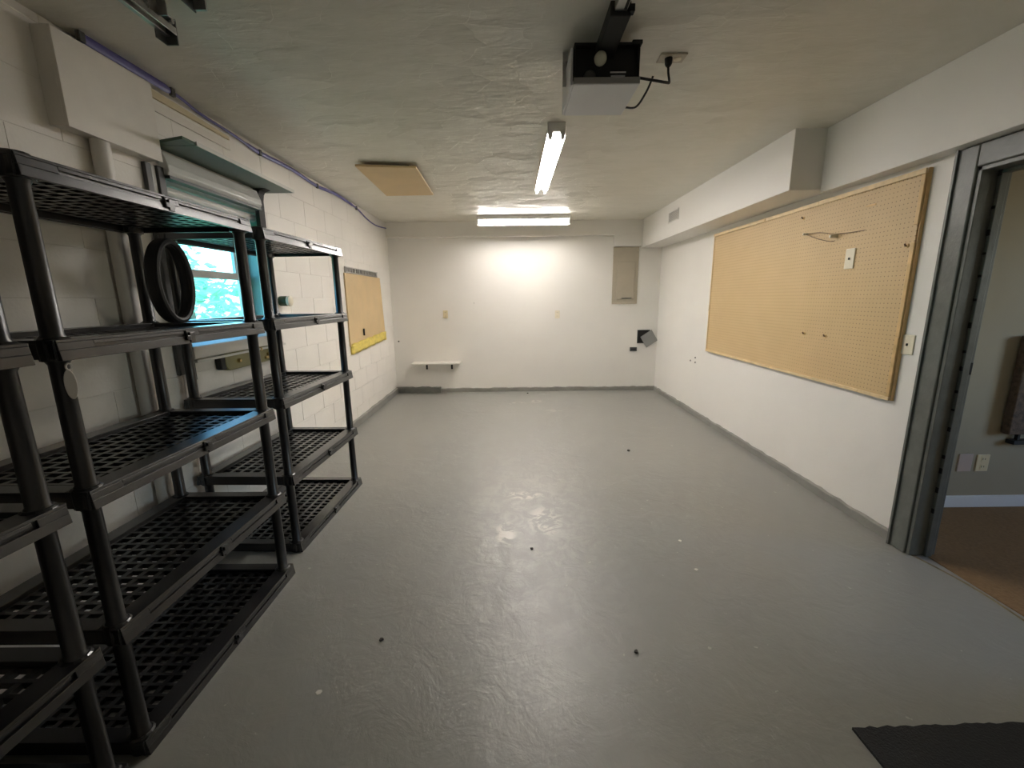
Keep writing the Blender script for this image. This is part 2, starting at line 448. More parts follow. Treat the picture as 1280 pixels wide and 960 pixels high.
# shelf board over the window and its black bracket
sb = thing('window_shelf', 'grey green shelf board on the wall above the window', 'shelf', (XL+.002, 2.30, 2.16))
obj('board', MB().box(0, .212, .0, .965, 0, .018), M['green_board'], sb, bevel=.003)
obj('edge_strip', MB().box(.212, .218, 0, .965, .0, .02), M['alu'], sb)
obj('bracket', MB().prism([(0, 0), (.09, 0), (.05, -.012), (.038, -.03), (.03, -.07), (.028, -.36), (0, -.36)], 1, .82, .89), M['black_matte'], sb, bevel=.002, label='black bracket')
obj('gap_shade', MB().hexa([(0, -.02, .002), (.212, -.09, .002), (.212, -.002, .002), (0, -.002, .002), (0, -.02, .016), (.212, -.09, .016), (.212, -.002, .016), (0, -.002, .016)]), M['green_dark'], sb, bevel=.002, label='dark green sheet painted as the shaded gap at the shelf end')  # dark sheet put in for the shade of the recess beyond the board
# two beige unpainted strips on the wall over the shelf
tb = thing('wall_strip', 'beige batten strips on the wall under the blue cable', 'trim', (XL+.001, 2.30, 2.34))
obj('batten', MB().hexa([(0, 0, .055), (.012, 0, .055), (.012, .62, .055), (0, .62, .055), (0, 0, .095), (.010, 0, .095), (.010, .62, .075), (0, .62, .075)]), M['peach'], tb)
obj('batten', MB().box(0, .008, 0, .62, -.005, .035), M['board_white'], tb)

# ------------------------------------------------------------------ doorway and side room
dr = struct(obj('door_1', MB().box(XR-.04, XR, DY1, DY1+.10, 0, DZ+.10).box(XR-.04, XR, DY0-.10, DY0, 0, DZ+.10).box(XR-.04, XR, DY0, DY1, DZ, DZ+.10), M['gray_trim'], bevel=.006))
obj('jamb', MB().box(XR-.03, XRO-.01, DY1-.02, DY1, 0, DZ), M['gray_trim'], dr, bevel=.003)
obj('jamb', MB().box(XR-.03, XRO-.01, DY0, DY0+.02, 0, DZ), M['gray_trim'], dr, bevel=.003)
obj('head_jamb', MB().box(XR-.03, XRO-.01, DY0, DY1, DZ-.02, DZ), M['gray_trim'], dr, bevel=.003)
obj('door_stop', MB().box(XR+.045, XR+.080, DY1-.036, DY1-.02, 0, DZ-.02).box(XR+.045, XR+.080, DY0+.02, DY0+.036, 0, DZ-.02).box(XR+.045, XR+.080, DY0, DY1, DZ-.036, DZ-.02), M['gray_trim'], dr, bevel=.003)
m = MB(); rr = random.Random(5)
for i in range(16):
    zz = .25+i*.11+rr.uniform(-.02, .02)
    m.box(XR+.042, XR+.046, DY1-.036, DY1-.022, zz, zz+rr.uniform(.008, .03))
obj('paint_nick', m, M['dark_hole'], dr, kind='stuff')
obj('strike_plate', MB().box(XR+.085, XR+.105, DY1-.023, DY1-.02, 1.0, 1.06), M['dark_hole'], dr)
bead = MB().box(XR-.05, XR-.041, DY1+.088, DY1+.102, 0, DZ+.10)
obj('edge_bead', bead, M['gray_trim'], dr, bevel=.002)
SX = 5.6
struct(obj('carpet', MB().box(XR+.06, SX, YN, 2.63, -.06, .004), M['carpet'])).name = 'floor_side_room'
struct(obj('threshold', MB().tube(spline([(XR+.055, 1.16, .001), (XR+.03, 1.5, .001), (XR+.04, 1.8, .001), (XR-.0, 2.04, .001), (XR-.02, 2.10, .001)]), .0045, 8), M['thresh'], smooth=True)).name = 'trim_5'
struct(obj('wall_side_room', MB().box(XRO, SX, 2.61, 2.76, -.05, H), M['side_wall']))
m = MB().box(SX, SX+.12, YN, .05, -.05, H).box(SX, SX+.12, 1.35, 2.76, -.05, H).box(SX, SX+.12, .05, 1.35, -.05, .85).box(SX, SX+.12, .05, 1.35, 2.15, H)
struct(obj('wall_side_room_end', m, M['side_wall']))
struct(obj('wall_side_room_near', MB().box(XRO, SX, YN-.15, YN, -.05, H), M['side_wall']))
struct(obj('ceiling_side_room', MB().box(XRO, SX+.12, YN-.15, 2.76, H, H+.1), M['wall']))
struct(obj('baseboard_side_room', MB().box(XRO, SX, 2.595, 2.61, .004, .085), M['side_base'], bevel=.004))

# ------------------------------------------------------------------ plastic shelving units
LV = (0.0, .405, .84, 1.255, 1.70)
UD, UW, SH = .53, .915, .054
def make_unit(label):
    t = thing('shelving_unit', label, 'shelving', group='black plastic shelving units')
    # posts: slightly tapering tube lengths with a collar at every level
    first = None
    prof = []
    for i in range(4):
        z0 = LV[i]+SH; z1 = LV[i+1]
        prof += [(.029, z0-.012), (.029, z0+.004), (.0235, z0+.012), (.0215, z1-.012), (.026, z1-.004), (.026, z1+.004)]
    prof = [(.026, .0)] + prof
    for px in (-.034, -UD+.034):
        for py in (.034, UW-.034):
            if first is None:
                first = obj('post', MB().lathe(prof, 12), M['black'], t, smooth=True); p = first
            else:
                p = first.copy(); C.objects.link(p)
            p.location = (px, py, 0)
    sh = None
    for k, z0 in enumerate(LV):
        if sh is None:
            m = MB(); e = .006
            # skirt: thin walls flaring a little to the bottom, upper and lower lips
            for (a0, a1, b0, b1) in ((-.012, 0, 0, UW), (-UD, -UD+.012, 0, UW)):
                m.box(a0+.002, a1-.002, b0, b1, .004, SH-.006)
            for (b0, b1) in ((0, .012), (UW-.012, UW)):
                m.box(-UD, 0, b0+.002, b1-.002, .004, SH-.006)
            # top rim
            R_ = .062
            m.box(-R_, 0, 0, UW, SH-.010, SH).box(-UD, -UD+R_, 0, UW, SH-.010, SH)
            m.box(-UD+R_, -R_, 0, R_-.012, SH-.010, SH).box(-UD+R_, -R_, UW-R_+.012, UW, SH-.010, SH)
            # smooth flared face on the long sides, two L-shaped slots cut into each half
            for sg, xf in ((1, 0), (-1, -UD)):
                def face(b0, b1, z0_, z1_):
                    fl = lambda z: xf+sg*(.011-.008*z/SH)
                    m.hexa([(xf-sg*.003, b0, z0_), (fl(z0_), b0, z0_), (fl(z0_), b1, z0_), (xf-sg*.003, b1, z0_), (xf-sg*.003, b0, z1_), (fl(z1_), b0, z1_), (fl(z1_), b1, z1_), (xf-sg*.003, b1, z1_)])
                face(.004, UW-.004, 0, .026)
                face(.004, UW-.004, .046, SH)
                cuts = ((.10, .44), (.50, .84))
                prev = .004
                for c0, c1 in cuts:
                    face(prev, c0, .026, .046); face(c0, c1-.012, .036, .046); prev = c1
                face(prev, UW-.004, .026, .046)
                m.box(min(xf, xf+sg*.014), max(xf, xf+sg*.014), UW*.5-.012, UW*.5+.012, .004, .040)
            # corner collars
            for px in (-.034, -UD+.034):
                for py in (.034, UW-.034):
                    m.lathe([(.034, -.002), (.036, .02), (.036, SH), (.030, SH+.006)], 14, Matrix.Translation((px, py, 0)))
            sh = obj('shelf', m, M['shelf_black'], t, bevel=.0015); s = sh
            g = MB()
            x0, x1, y0, y1 = -UD+R_, -R_, R_-.012, UW-R_+.012
            zt, zb = SH-.016, SH-.034
            ny, nx = 19, 7
            for i in range(ny+1):
                y = y0+(y1-y0)*i/ny; g.box(x0-.004, x1+.004, y-.006, y+.006, zb, zt)
            for i in range(nx+1):
                x = x0+(x1-x0)*i/nx; g.box(x-.009, x+.009, y0-.004, y1+.004, zb+.001, zt-.001)
            # walls of the recess
            g.box(x0-.005, x0, y0, y1, zb, SH-.008).box(x1, x1+.005, y0, y1, zb, SH-.008)
            g.box(x0, x1, y0-.005, y0, zb, SH-.008).box(x0, x1, y1, y1+.005, zb, SH-.008)
            gr = obj('grid', g, M['shelf_black'], s)
            c1 = obj('latch', MB().box(.010, .017, UW*.5-.03, UW*.5-.012, .012, .030), M['black'], s, bevel=.002)
        else:
            s = sh.copy(); C.objects.link(s)
            for q in (gr, c1):
                d = q.copy(); C.objects.link(d); d.parent = s
        s.location = (0, 0, z0)
    return t
unit = make_unit('black plastic shelving unit farther back, standing past the window')
unit.location = (-1.212, 2.172, 0); unit.rotation_euler = (0, 0, -.03)
dup(unit, (-1.165, 1.078, 0), -.006, 'black plastic shelving unit in the foreground with a white tag on its post')
dup(unit, (-1.165, .105, 0), -.004, 'black plastic shelving unit cut off by the left edge of the photo')

hg = thing('hang_tag', 'white oval tag hanging on the front post of the foreground shelving', 'tag', (-1.173, 1.107, 1.19))
pr = [(.020*math.cos(2*PI*i/24), (.040*math.sin(2*PI*i/24)) - .0) for i in range(24)]
obj('plate', MB().prism([(y*.62, z) for y, z in pr], 0, .0, .007), M['white_plastic'], hg, bevel=.002).rotation_euler = (0, 0, -.75)
obj('loop', MB().tube([(.004+.0*math.cos(a), .007*math.cos(a), .047+.009*math.sin(a)) for a in [2*PI*i/16 for i in range(16)]], .0022, 6, closed=True, up=(1, 0, 0)), M['white_plastic'], hg, smooth=True)

# black oval hoop standing on the foreground unit's fourth shelf
hp = thing('hoop', 'black oval rubber hoop standing upright on the foreground shelving before the window', 'hoop', (-1.47, 1.888, LV[3]+SH))
m = MB(); N = 40; ry, rz, bx = .105, .178, .018
prof2 = [(-bx, 0), (bx, 0), (bx, .022), (-bx, .022)]
V = []
for i in range(N):
    a = 2*PI*i/N; c, s = math.cos(a), math.sin(a)
    V.append([m.bm.verts.new((x, (ry-d)*c, rz+.0005+(rz-d)*s)) for x, d in prof2])
for i in range(N):
    A, B = V[i], V[(i+1) % N]
    for j in range(4): m.bm.faces.new([A[j], A[(j+1) % 4], B[(j+1) % 4], B[j]])
obj('band', m, M['rubber'], hp, smooth=True, bevel=.004)
for x in (-bx, bx):
    obj('rim', MB().tube([(x, (ry-.012)*math.cos(2*PI*i/N), rz+.001+(rz-.013)*math.sin(2*PI*i/N)) for i in range(N)], .0125, 8, closed=True, up=(1, 0, 0)), M['rubber'], hp, smooth=True)

# ------------------------------------------------------------------ things on the left wall
pb = thing('pipe_box', 'white boxed-in panel high on the left wall over the pipe', 'box', (XL+.001, 1.80, 2.07))
obj('front_panel', MB().box(.06, .075, 0, .45, 0, .345), M['board_white'], pb, bevel=.002)
obj('side_panel', MB().box(0, .06, 0, .014, .004, .345), M['board_white'], pb)
obj('side_panel', MB().box(0, .06, .436, .45, .004, .345), M['board_white'], pb)
obj('bottom_panel', MB().box(0, .06, .014, .436, .006, .02), M['board_white'], pb)
vp = thing('vent_pipe', 'white vertical pipe on the left wall below the white boxed panel', 'pipe', (XL+.035, 1.965, 0))
obj('barrel', MB().lathe([(.033, .0), (.033, 2.074)], 24), M['white_plastic'], vp, smooth=True)
obj('coupling', MB().lathe([(.0335, .55), (.034, .555), (.034, .66), (.0335, .665)], 24), M['white_plastic'], vp, smooth=True)

cb = thing('cable', 'blue violet cable clipped along the left edge of the ceiling', 'cable')
cpts = [(XL+.05, 1.95, 2.452), (XL+.05, 2.42, 2.452), (XL+.016, 2.66, 2.448), (XL+.014, 2.95, 2.44), (XL+.012, 3.25, 2.425), (XL+.012, 3.7, 2.44),
        (XL+.012, 4.15, 2.425), (XL+.012, 4.6, 2.45), (XL+.012, 5.15, 2.432), (XL+.012, 5.5, 2.375), (XL+.012, 5.85, 2.355), (XL+.02, 6.28, 2.385)]
sp = spline(cpts, 10); rad = []
for p in sp:
    y = p.y; rad.append(.021 if y < 2.42 else (.009 if y < 3.1 else (.015 if y < 5.0 else .008)))
obj('cord', MB().tube(sp, rad, 8, r2=.006), M['blue'], cb, smooth=True)
for i in (0, 1, 4, 6, 8):
    x, y, z = cpts[i]
    obj('clip', MB().box(x-.008, x+.010, y-.013, y+.013, z-.02, z+.018), M['frame_dark'], cb, bevel=.002)

tp = thing('tool_board', 'tan hardboard panel on the left wall behind the far shelving post', 'board', (XL+.001, 4.62, .90))
obj('panel', MB().hexa([(0, 0, .0), (.014, 0, .0), (.014, 1.30, .05), (0, 1.30, .05), (0, .0, .785), (.014, 0, .785), (.014, 1.22, .785), (0, 1.22, .785)]), M['ply'], tp, bevel=.002)
m = MB()
m.box(0, .018, .03, 1.12, .79, .80).box(0, .018, .03, 1.12, .843, .853)
rr = random.Random(3); y = .03
while y < 1.10:
    wd = rr.uniform(.02, .075); m.box(0, .016, y, y+wd*.55, .80, .843); y += wd
obj('slotted_strip', m, M['steel'], tp, label='dark perforated metal strip')
obj('strip_backing', MB().box(0, .004, .03, 1.12, .80, .843), M['dark_hole'], tp)
m = MB()
m.grid(26, 4, lambda u, v: (.028+.006*math.sin(u*47)*math.sin(v*9+1), .02+u*1.27, -.085+u*.05+v*(.11)+.004*math.sin(u*31)))
fo = obj('foam_strip', m, M['foam'], tp, smooth=True, label='yellow foam strip')
so = fo.modifiers.new('solid', 'SOLIDIFY'); so.thickness = .026; so.offset = -1 if False else 1
obj('hook', MB().box(.014, .03, .42, .435, .09, .17), M['black_matte'], tp, label='black hook')

wp = thing('wall_plug', 'dark green round plug with pale cap on the left block wall', 'plug', (XL+.0, 3.315, 1.40))
RY = Matrix.Rotation(PI/2, 4, 'Y')
obj('body', MB().lathe([(.036, 0), (.038, .01), (.038, .06), (.034, .066)], 20, RY), M['green_dark'], wp, smooth=True)
obj('flange', MB().lathe([(.039, 0), (.039, .018), (.034, .022)], 20, Matrix.Translation((.06, 0, 0)) @ RY), M['ivory_pale'], wp, smooth=True)

oc = thing('metal_case', 'olive green rounded metal case with shiny knobs under the window sill', 'case', (XL+.001, 2.54, .985))
def rrect(y0, y1, z0, z1, r, n=6):
    P = []
    for cy, cz, a0 in ((y1-r, z1-r, 0), (y0+r, z1-r, PI/2), (y0+r, z0+r, PI), (y1-r, z0+r, 1.5*PI)):
        for i in range(n+1):
            a = a0+PI/2*i/n; P.append((cy+r*math.cos(a), cz+r*math.sin(a)))
    return P
obj('shell', MB().prism(rrect(0, .60, 0, .14, .045), 0, 0, .040), M['olive'], oc, smooth=True, bevel=.006)
obj('end_cap', MB().prism(rrect(-.035, .02, .012, .128, .02), 0, .0, .037), M['black_matte'], oc, bevel=.004, label='black end cap')
for y, z in ((.12, .05), (.36, .095), (.45, .05)):
    obj('knob', MB().lathe([(.013, 0), (.013, .012), (.009, .018)], 14, Matrix.Translation((.039, y, z)) @ RY), M['brass'], oc, smooth=True)
obj('latch', MB().box(.039, .052, .41, .47, .02, .038), M['brass'], oc, bevel=.003)

# ------------------------------------------------------------------ things on the back wall
ws = thing('wall_shelf', 'small white wall shelf low in the left corner of the back wall', 'shelf', (-1.13, YB, .455))
obj('board', MB().box(-.355, .355, -.21, 0, .0, .02), M['board_white'], ws, bevel=.003)
for x in (-.165, .215):
    obj('bracket', MB().prism([(-.15, 0), (-.15, -.008), (-.012, -.014), (-.012, -.10), (0, -.10), (0, 0)], 0, x-.014, x+.014), M['black_matte'], ws, bevel=.002, label='black bracket')

def outlet(name, label, cat, loc, rot, mt, kind='duplex', group=None, w=.07, h=.115):
    t = thing(name, label, cat, loc, 0, group); t.rotation_euler = rot         # local: plate in xz, facing -y
    obj('plate', MB().box(-w/2, w/2, -.007, 0, -h/2, h/2), mt, t, bevel=.003)
    if kind == 'duplex':
        for z in (-.026, .026):
            f = obj('socket', MB().prism(rrect(-.016, .016, z-.018, z+.018, .008), 1, -.0095, -.006), mt, t)
            obj('slot', MB().box(-.009, -.006, -.0102, -.009, z-.003, z+.008).box(.006, .009, -.0102, -.009, z-.003, z+.008), M['dark_hole'], f)
    elif kind == 'switch':
        obj('toggle', MB().box(-.004, .004, -.014, -.006, -.007, .007), M['dark_hole'], t, bevel=.002)
    elif kind == 'hole':
        obj('screw', MB().lathe([(.007, 0), (.006, .004)], 12, Matrix.Translation((0, -.006, 0)) @ Matrix.Rotation(PI/2, 4, 'X')), M['dark_hole'], t)
    return t
outlet('wall_outlet', 'ivory wall outlet on the back wall above the small white shelf', 'outlet', (-.98, YB, 1.178), (0, 0, 0), M['ivory'])
outlet('wall_outlet', 'ivory wall outlet in the middle of the back wall', 'outlet', (.68, YB, 1.158), (0, 0, 0), M['ivory_pale'])
tag(obj('wall_hook', MB().tube([(-.55, YB, 1.335), (-.55, YB-.02, 1.335), (-.55, YB-.024, 1.345)], .005, 8), M['steel'], smooth=True), 'tiny metal hook on the back wall between the two outlets', 'hook')

ep = thing('electric_panel', 'tan electrical panel door on the back wall beside the ceiling soffit', 'panel', (1.665, YB, 1.30))
obj('frame', MB().box(-.185, .185, -.014, 0, 0, .805), M['tan_paint'], ep, bevel=.003)
obj('door', MB().box(-.125, .135, -.026, -.014, .07, .60), M['tan_paint'], ep, bevel=.004)
obj('latch', MB().box(-.05, .10, -.032, -.026, .075, .09), M['frame_dark'], ep, bevel=.002)
jb = thing('junction_box', 'open dark square wall box on the back wall behind a loose cover', 'box', (1.975, YB, .815))
obj('back', MB().box(-.088, .088, -.003, 0, -.095, .095), M['dark_hole'], jb)
obj('rim', MB().box(-.094, -.086, -.012, 0, -.10, .10).box(.086, .094, -.012, 0, -.10, .10).box(-.086, .086, -.012, 0, .094, .10).box(-.086, .086, -.012, 0, -.10, -.094), M['frame_dark'], jb)
cv = obj('cover_plate', MB().box(-.098, .098, -.006, .0, -.098, .098), M['grey_paint'], bevel=.003)
cv.location = (2.05, YB-.03, .785); cv.rotation_euler = (0.12, math.radians(-33), 0)
tag(cv, 'grey square metal cover hanging crooked over the dark wall box', 'cover')
sb2 = thing('small_wall_box', 'small dark rectangular plate on the back wall below the open box', 'plate', (1.83, YB, .628))
obj('plate', MB().box(-.052, .052, -.014, 0, -.03, .03), M['frame_dark'], sb2, bevel=.003)
obj('slot', MB().box(-.035, .035, -.016, -.013, -.012, .012), M['dark_hole'], sb2)
tag(obj('corner_screw', MB().lathe([(.012, 0), (.009, .012)], 10, Matrix.Translation((-1.70, YB, .785)) @ Matrix.Rotation(PI/2, 4, 'X')), M['dark_hole']), 'dark screw head on the back wall near the left corner', 'screw')

# ------------------------------------------------------------------ right wall
RZ = (0, 0, -PI/2)    # plates face -x: local -y becomes -x
pg = thing('pegboard', 'large tan pegboard in a pine frame on the right wall', 'pegboard', (XR, 2.36, .80))
PW, PH = 2.34, 1.237
obj('board', MB().box(-.020, -.014, .01, PW-.004, .01, PH-.01), M['peg'], pg)
for a in (.02, 1.1, PW-.08): obj('furring', MB().box(-.014, 0, a, a+.05, .02, PH-.02), M['pine'], pg)
for a, b, o_ in ((0, .78, 0), (.784, 1.42, .002), (1.424, PW, -.001)):
    obj('top_strip', MB().box(-.032+o_, -.020, a, b, PH-.028, PH), M['pine_light'], pg, bevel=.003)
for a, b, o_ in ((0, .22, 0), (.224, 1.15, .002), (1.154, PW, .001)):
    obj('bottom_strip', MB().box(-.031+o_, -.020, a, b, 0, .020), M['pine_light'], pg, bevel=.003)
for a, b, o_ in ((.020, .36, 0), (.364, .87, .002), (.96, PH-.028, .001)):
    obj('side_strip', MB().box(-.031+o_, -.020, 0, .024, a, b), M['pine'], pg, bevel=.003)
obj('side_edge', MB().box(-.020, 0, -.004, .0, 0, PH), M['pine'], pg)
obj('side_strip', MB().box(-.027, -.020, PW-.012, PW, .02, PH-.028), M['pine_light'], pg, bevel=.002)

outlet('switch_plate', 'cream switch plate mounted on the tan pegboard', 'switch', (XR-.020, 2.80, 1.622), RZ, M['ivory_pale'], 'switch', w=.075, h=.125)
outlet('switch_plate', 'ivory switch plate on the right wall between pegboard and doorway', 'switch', (XR, 2.325, 1.125), RZ, M['ivory_pale'], 'switch', w=.072, h=.108)
outlet('wall_plate', 'thin ivory plate on the right wall at the far edge of the pegboard', 'plate', (XR, 4.735, 1.25), RZ, M['ivory_pale'], 'hole', w=.045, h=.11)
XP = XR-.020
for y, z, nm in ((3.30, 1.952, 'small metal peg near the top edge of the pegboard'), (3.14, 1.12, 'left one of two low pegs on the pegboard'),
                 (2.925, 1.12, 'right one of two low pegs on the pegboard'), (2.41, 1.655, 'peg beside the pine strip at the doorway end of the pegboard')):
    t = thing('peg', nm, 'peg', (XP, y, z))
    obj('shaft', MB().tube([(0, 0, 0), (-.012, 0, 0), (-.016, 0, .012)], .0045, 8), M['wire'], t, smooth=True)
    obj('base', MB().lathe([(.012, 0), (.010, .004)], 12, Matrix.Rotation(-PI/2, 4, 'Y')), M['pine'], t, smooth=True)
hk = thing('wire_hook', 'bent wire looped between two pegs on the pegboard above the cream plate', 'hook', (XP, 3.07, 1.80))
for P in ([(-.012, .165, .033), (-.016, .02, .022), (-.016, -.125, -.010)], [(-.012, .165, .030), (-.018, .03, -.018), (-.02, -.09, -.050), (-.014, -.128, -.052)], [(-.014, -.125, -.008), (-.012, -.24, -.016), (-.004, -.36, -.018)]):
    obj('wire', MB().tube(spline(P), .0022, 6), M['wire'], hk, smooth=True)
obj('peg', MB().lathe([(.009, 0), (.009, .03), (.006, .034)], 10, Matrix.Translation((0, .165, .032)) @ Matrix.Rotation(-PI/2, 4, 'Y')), M['ivory_pale'], hk, smooth=True)
obj('peg', MB().lathe([(.012, 0), (.012, .04), (.008, .046)], 10, Matrix.Translation((0, -.125, -.022)) @ Matrix.Rotation(-PI/2, 4, 'Y')), M['ivory_pale'], hk, smooth=True)
tag(obj('splinter', MB().box(XP-.004, XP, 2.66, 2.73, 1.915, 1.925), M['pine'], bevel=.001), 'thin brown sliver stuck on the pegboard near its upper doorway corner', 'sliver')
an = [(5.136, .63), (5.005, .683), (4.998, .627)]
for (y, z), nm in zip(an, ('farthest of three small wall anchors on the right wall below the pegboard', 'upper near one of three small wall anchors on the right wall', 'lower near one of three small wall anchors on the right wall')):
    tag(obj('wall_anchor', MB().lathe([(.012, 0), (.010, .004)], 10, Matrix.Translation((XR, y, z)) @ Matrix.Rotation(-PI/2, 4, 'Y')), M['crumb']), nm, 'anchor', 'wall anchors on the right wall')
vt = thing('air_vent', 'white louvred air vent on the side of the long ceiling soffit', 'vent', (1.875, 5.15, 2.305))
obj('frame', MB().box(-.008, 0, -.155, .155, -.062, -.048).box(-.008, 0, -.155, .155, .048, .062).box(-.008, 0, -.155, -.14, -.048, .048).box(-.008, 0, .14, .155, -.048, .048), M['white_plastic'], vt, bevel=.002)
obj('backing', MB().box(-.002, 0, -.14, .14, -.048, .048), M['grey_paint'], vt)
sl = None
for i in range(7):
    if sl is None: s = sl = obj('slat', MB().hexa([(-.008, -.14, -.006), (-.002, -.14, .002), (-.002, .14, .002), (-.008, .14, -.006), (-.008, -.14, -.003), (-.002, -.14, .005), (-.002, .14, .005), (-.008, .14, -.003)]), M['white_plastic'], vt)
    else: s = sl.copy(); C.objects.link(s)
    s.location = (0, 0, -.040+i*.0133)

# side room: plates and the hanging brown panel
outlet('blank_plate', 'pinkish blank plate on the side room wall seen through the doorway', 'plate', (2.945, 2.61, .315), (0, 0, 0), M['pinkplate'], 'blank', w=.09, h=.12)
outlet('wall_outlet', 'yellow ivory outlet on the side room wall seen through the doorway', 'outlet', (3.06, 2.61, .312), (0, 0, 0), M['ivory'], w=.08, h=.115)
hp2 = thing('hanging_panel', 'dark brown textured panel hanging on the side room wall', 'panel', (3.12, 2.61, .52))
obj('board', MB().box(0, .62, -.06, -.01, 0, .62), M['weave'], hp2, bevel=.006)
obj('bracket', MB().box(.06, .5, -.05, 0, -.07, -.045).box(.10, .115, -.03, -.01, -.05, .05), M['black_matte'], hp2, label='black bracket')

# ------------------------------------------------------------------ ceiling things
lf = thing('fluorescent_light', 'lit fluorescent ceiling light close to the back wall', 'light', (.175, 5.95, H))
obj('housing', MB().prism([(-.068, 0), (-.070, -.054), (-.060, -.054), (-.056, -.049), (.031, -.049), (.031, -.112), (.044, -.118), (.060, -.112), (.070, 0)], 0, -.62, .62), M['white'], lf, bevel=.002)  # unseen rear lip added to shield the back wall from the lens
P = [(.030, -.050), (.030, -.080), (.015, -.094)] + [(-.052*math.sin(a), -.050-.050*math.cos(a)) for a in [PI/2*i/9 for i in range(10)]]
obj('diffuser', MB().prism(P, 0, -.595, .595), M['lit'], lf, smooth=True, label='glowing white lens')
for a, b in ((-.61, -.595), (.595, .61)):
    obj('end_cap', MB().prism([(min(1.06*p, .0305), max(1.02*q, -.1015)) for p, q in P], 0, a, b), M['white'], lf)

l2 = thing('fluorescent_light', 'twin tube ceiling light with bare tubes running along the room', 'light', (.295, 3.63, H))
obj('housing', MB().prism([(-.050, 0), (-.061, -.073), (-.058, -.073), (-.050, -.040), (-.018, -.040), (-.012, -.060), (.012, -.060), (.018, -.040), (.050, -.040), (.058, -.073), (.061, -.073), (.050, 0)], 1, -.70, .70), M['white'], l2, bevel=.002)
obj('end_plate', MB().prism([(-.056, 0), (-.056, -.05), (-.048, -.095), (-.030, -.095), (-.022, -.055), (.022, -.055), (.030, -.095), (.048, -.095), (.056, -.05), (.056, 0)], 1, -.73, -.70), M['white'], l2, bevel=.002)
obj('end_plate', MB().prism([(-.056, 0), (-.056, -.05), (-.048, -.095), (-.030, -.095), (-.022, -.055), (.022, -.055), (.030, -.095), (.048, -.095), (.056, -.05), (.056, 0)], 1, .70, .73), M['white'], l2, bevel=.002)
for x in (-.035, .035):
    tb_ = obj('tube', MB().lathe([(.013, -.695), (.016, -.690), (.016, .690), (.013, .695)], 16, Matrix.Translation((x, 0, -.062)) @ Matrix.Rotation(PI/2, 4, 'X')), M['tube_fill'], l2, smooth=True)
    for ca, cb2 in ((-.6935, -.675), (.675, .6935)):
        obj('tube_cap', MB().lathe([(.0165, ca), (.0165, cb2)], 16, Matrix.Translation((x, 0, -.062)) @ Matrix.Rotation(PI/2, 4, 'X')), M['steel'], tb_, smooth=True)

ap = thing('ceiling_hatch', 'tan square panel on the ceiling above the far shelving', 'panel', (-1.0, 4.15, H))
obj('panel', MB().hexa([(-.21, -.56, -.045), (.255, -.50, -.045), (.215, .50, -.024), (-.27, .51, -.024), (-.21, -.56, -.028), (.255, -.50, -.028), (.215, .50, -.008), (-.27, .51, -.008)]), M['ply'], ap, bevel=.002)
obj('rim', MB().box(-.17, .18, -.42, .42, -.012, 0), M['dark_hole'], ap)  # dark slab painted as the shadow gap above the panel

go = thing('garage_opener', 'black garage door opener with grey underside hanging from the ceiling', 'opener', (.407, 1.98, 2.272))
obj('chassis', MB().box(-.136, .136, .03, .30, .012, .153).box(-.136, .136, 0, .03, .143, .153).box(-.136, -.130, 0, .03, .012, .143).box(.130, .136, 0, .03, .012, .143), M['black_matte'], go, bevel=.004)
obj('lens_cover', MB().box(-.140, .140, -.004, .305, -.004, .012).box(-.150, -.140, .0, .30, -.004, .135), M['lens_grey'], go, bevel=.004, label='light grey underside cover')
obj('front_lip', MB().box(-.138, .138, -.008, -.003, -.002, .022), M['grey_paint'], go, bevel=.002)
b1 = obj('bulb', MB().lathe([(.012, -.03), (.012, -.012), (.022, .006), (.026, .022), (.022, .038), (.010, .047), (.002, .049)], 20, Matrix.Translation((-.032, .0, .082)) @ Matrix.Rotation(PI/2, 4, 'X')), M['bulb'], go, smooth=True, label='pale light bulb')
obj('socket', MB().lathe([(.018, -.03), (.018, 0), (.024, .004)], 18, Matrix.Translation((-.032, .01, .082)) @ Matrix.Rotation(PI/2, 4, 'X')), M['black_matte'], go, smooth=True)
obj('socket', MB().lathe([(.026, -.012), (.026, .004), (.02, .01)], 18, Matrix.Translation((-.066, .024, .035)) @ Matrix.Rotation(PI/2, 4, 'X')), M['frame_dark'], go, smooth=True)
obj('label_strip', MB().box(.02, .086, .026, .0295, .052, .057), M['lens_grey'], go)
obj('label_strip', MB().box(.024, .082, .026, .0295, .038, .043), M['lens_grey'], go)
obj('top_plate', MB().box(.10, .142, -.01, .03, .142, .156), M['black_matte'], go, bevel=.002)
ra = obj('rail', MB().box(-.03, .014, -2.75, -.25, .118, .150), M['steel'], go, bevel=.002)
obj('slot', MB().box(.000, .010, -1.2, -.262, .1165, .119), M['dark_hole'], ra)
obj('rail_cover', MB().box(-.045, .03, -.25, .05, .104, .153), M['black_matte'], go, bevel=.004)
obj('trolley', MB().box(.022, .040, -.262, -.235, .112, .136), M['black_matte'], go, bevel=.002)
for x in (-.165, .10):
    obj('hanger_strap', MB().box(x, x+.022, .16, .163, .06, .198), M['steel'], go)
    obj('strap_bolt', MB().lathe([(.010, 0), (.010, .010)], 8, Matrix.Translation((x+.011, .16, .165)) @ Matrix.Rotation(PI/2, 4, 'X')), M['steel'], go)
obj('hanger_bar', MB().box(-.165, .122, .165, .168, .13, .15), M['steel'], go)
obj('cord', MB().tube(spline([(.322, .205, .165), (.322, .20, .13), (.312, .15, .07), (.27, .06, .028), (.21, .02, .018), (.134, .03, .035)], 10), .0055, 8), M['black_matte'], go, smooth=True)
obj('cord', MB().tube(spline([(.20, .025, .036), (.19, .08, .0), (.17, .16, -.025), (.141, .24, .005)], 8), .0045, 8), M['black_matte'], go, smooth=True)
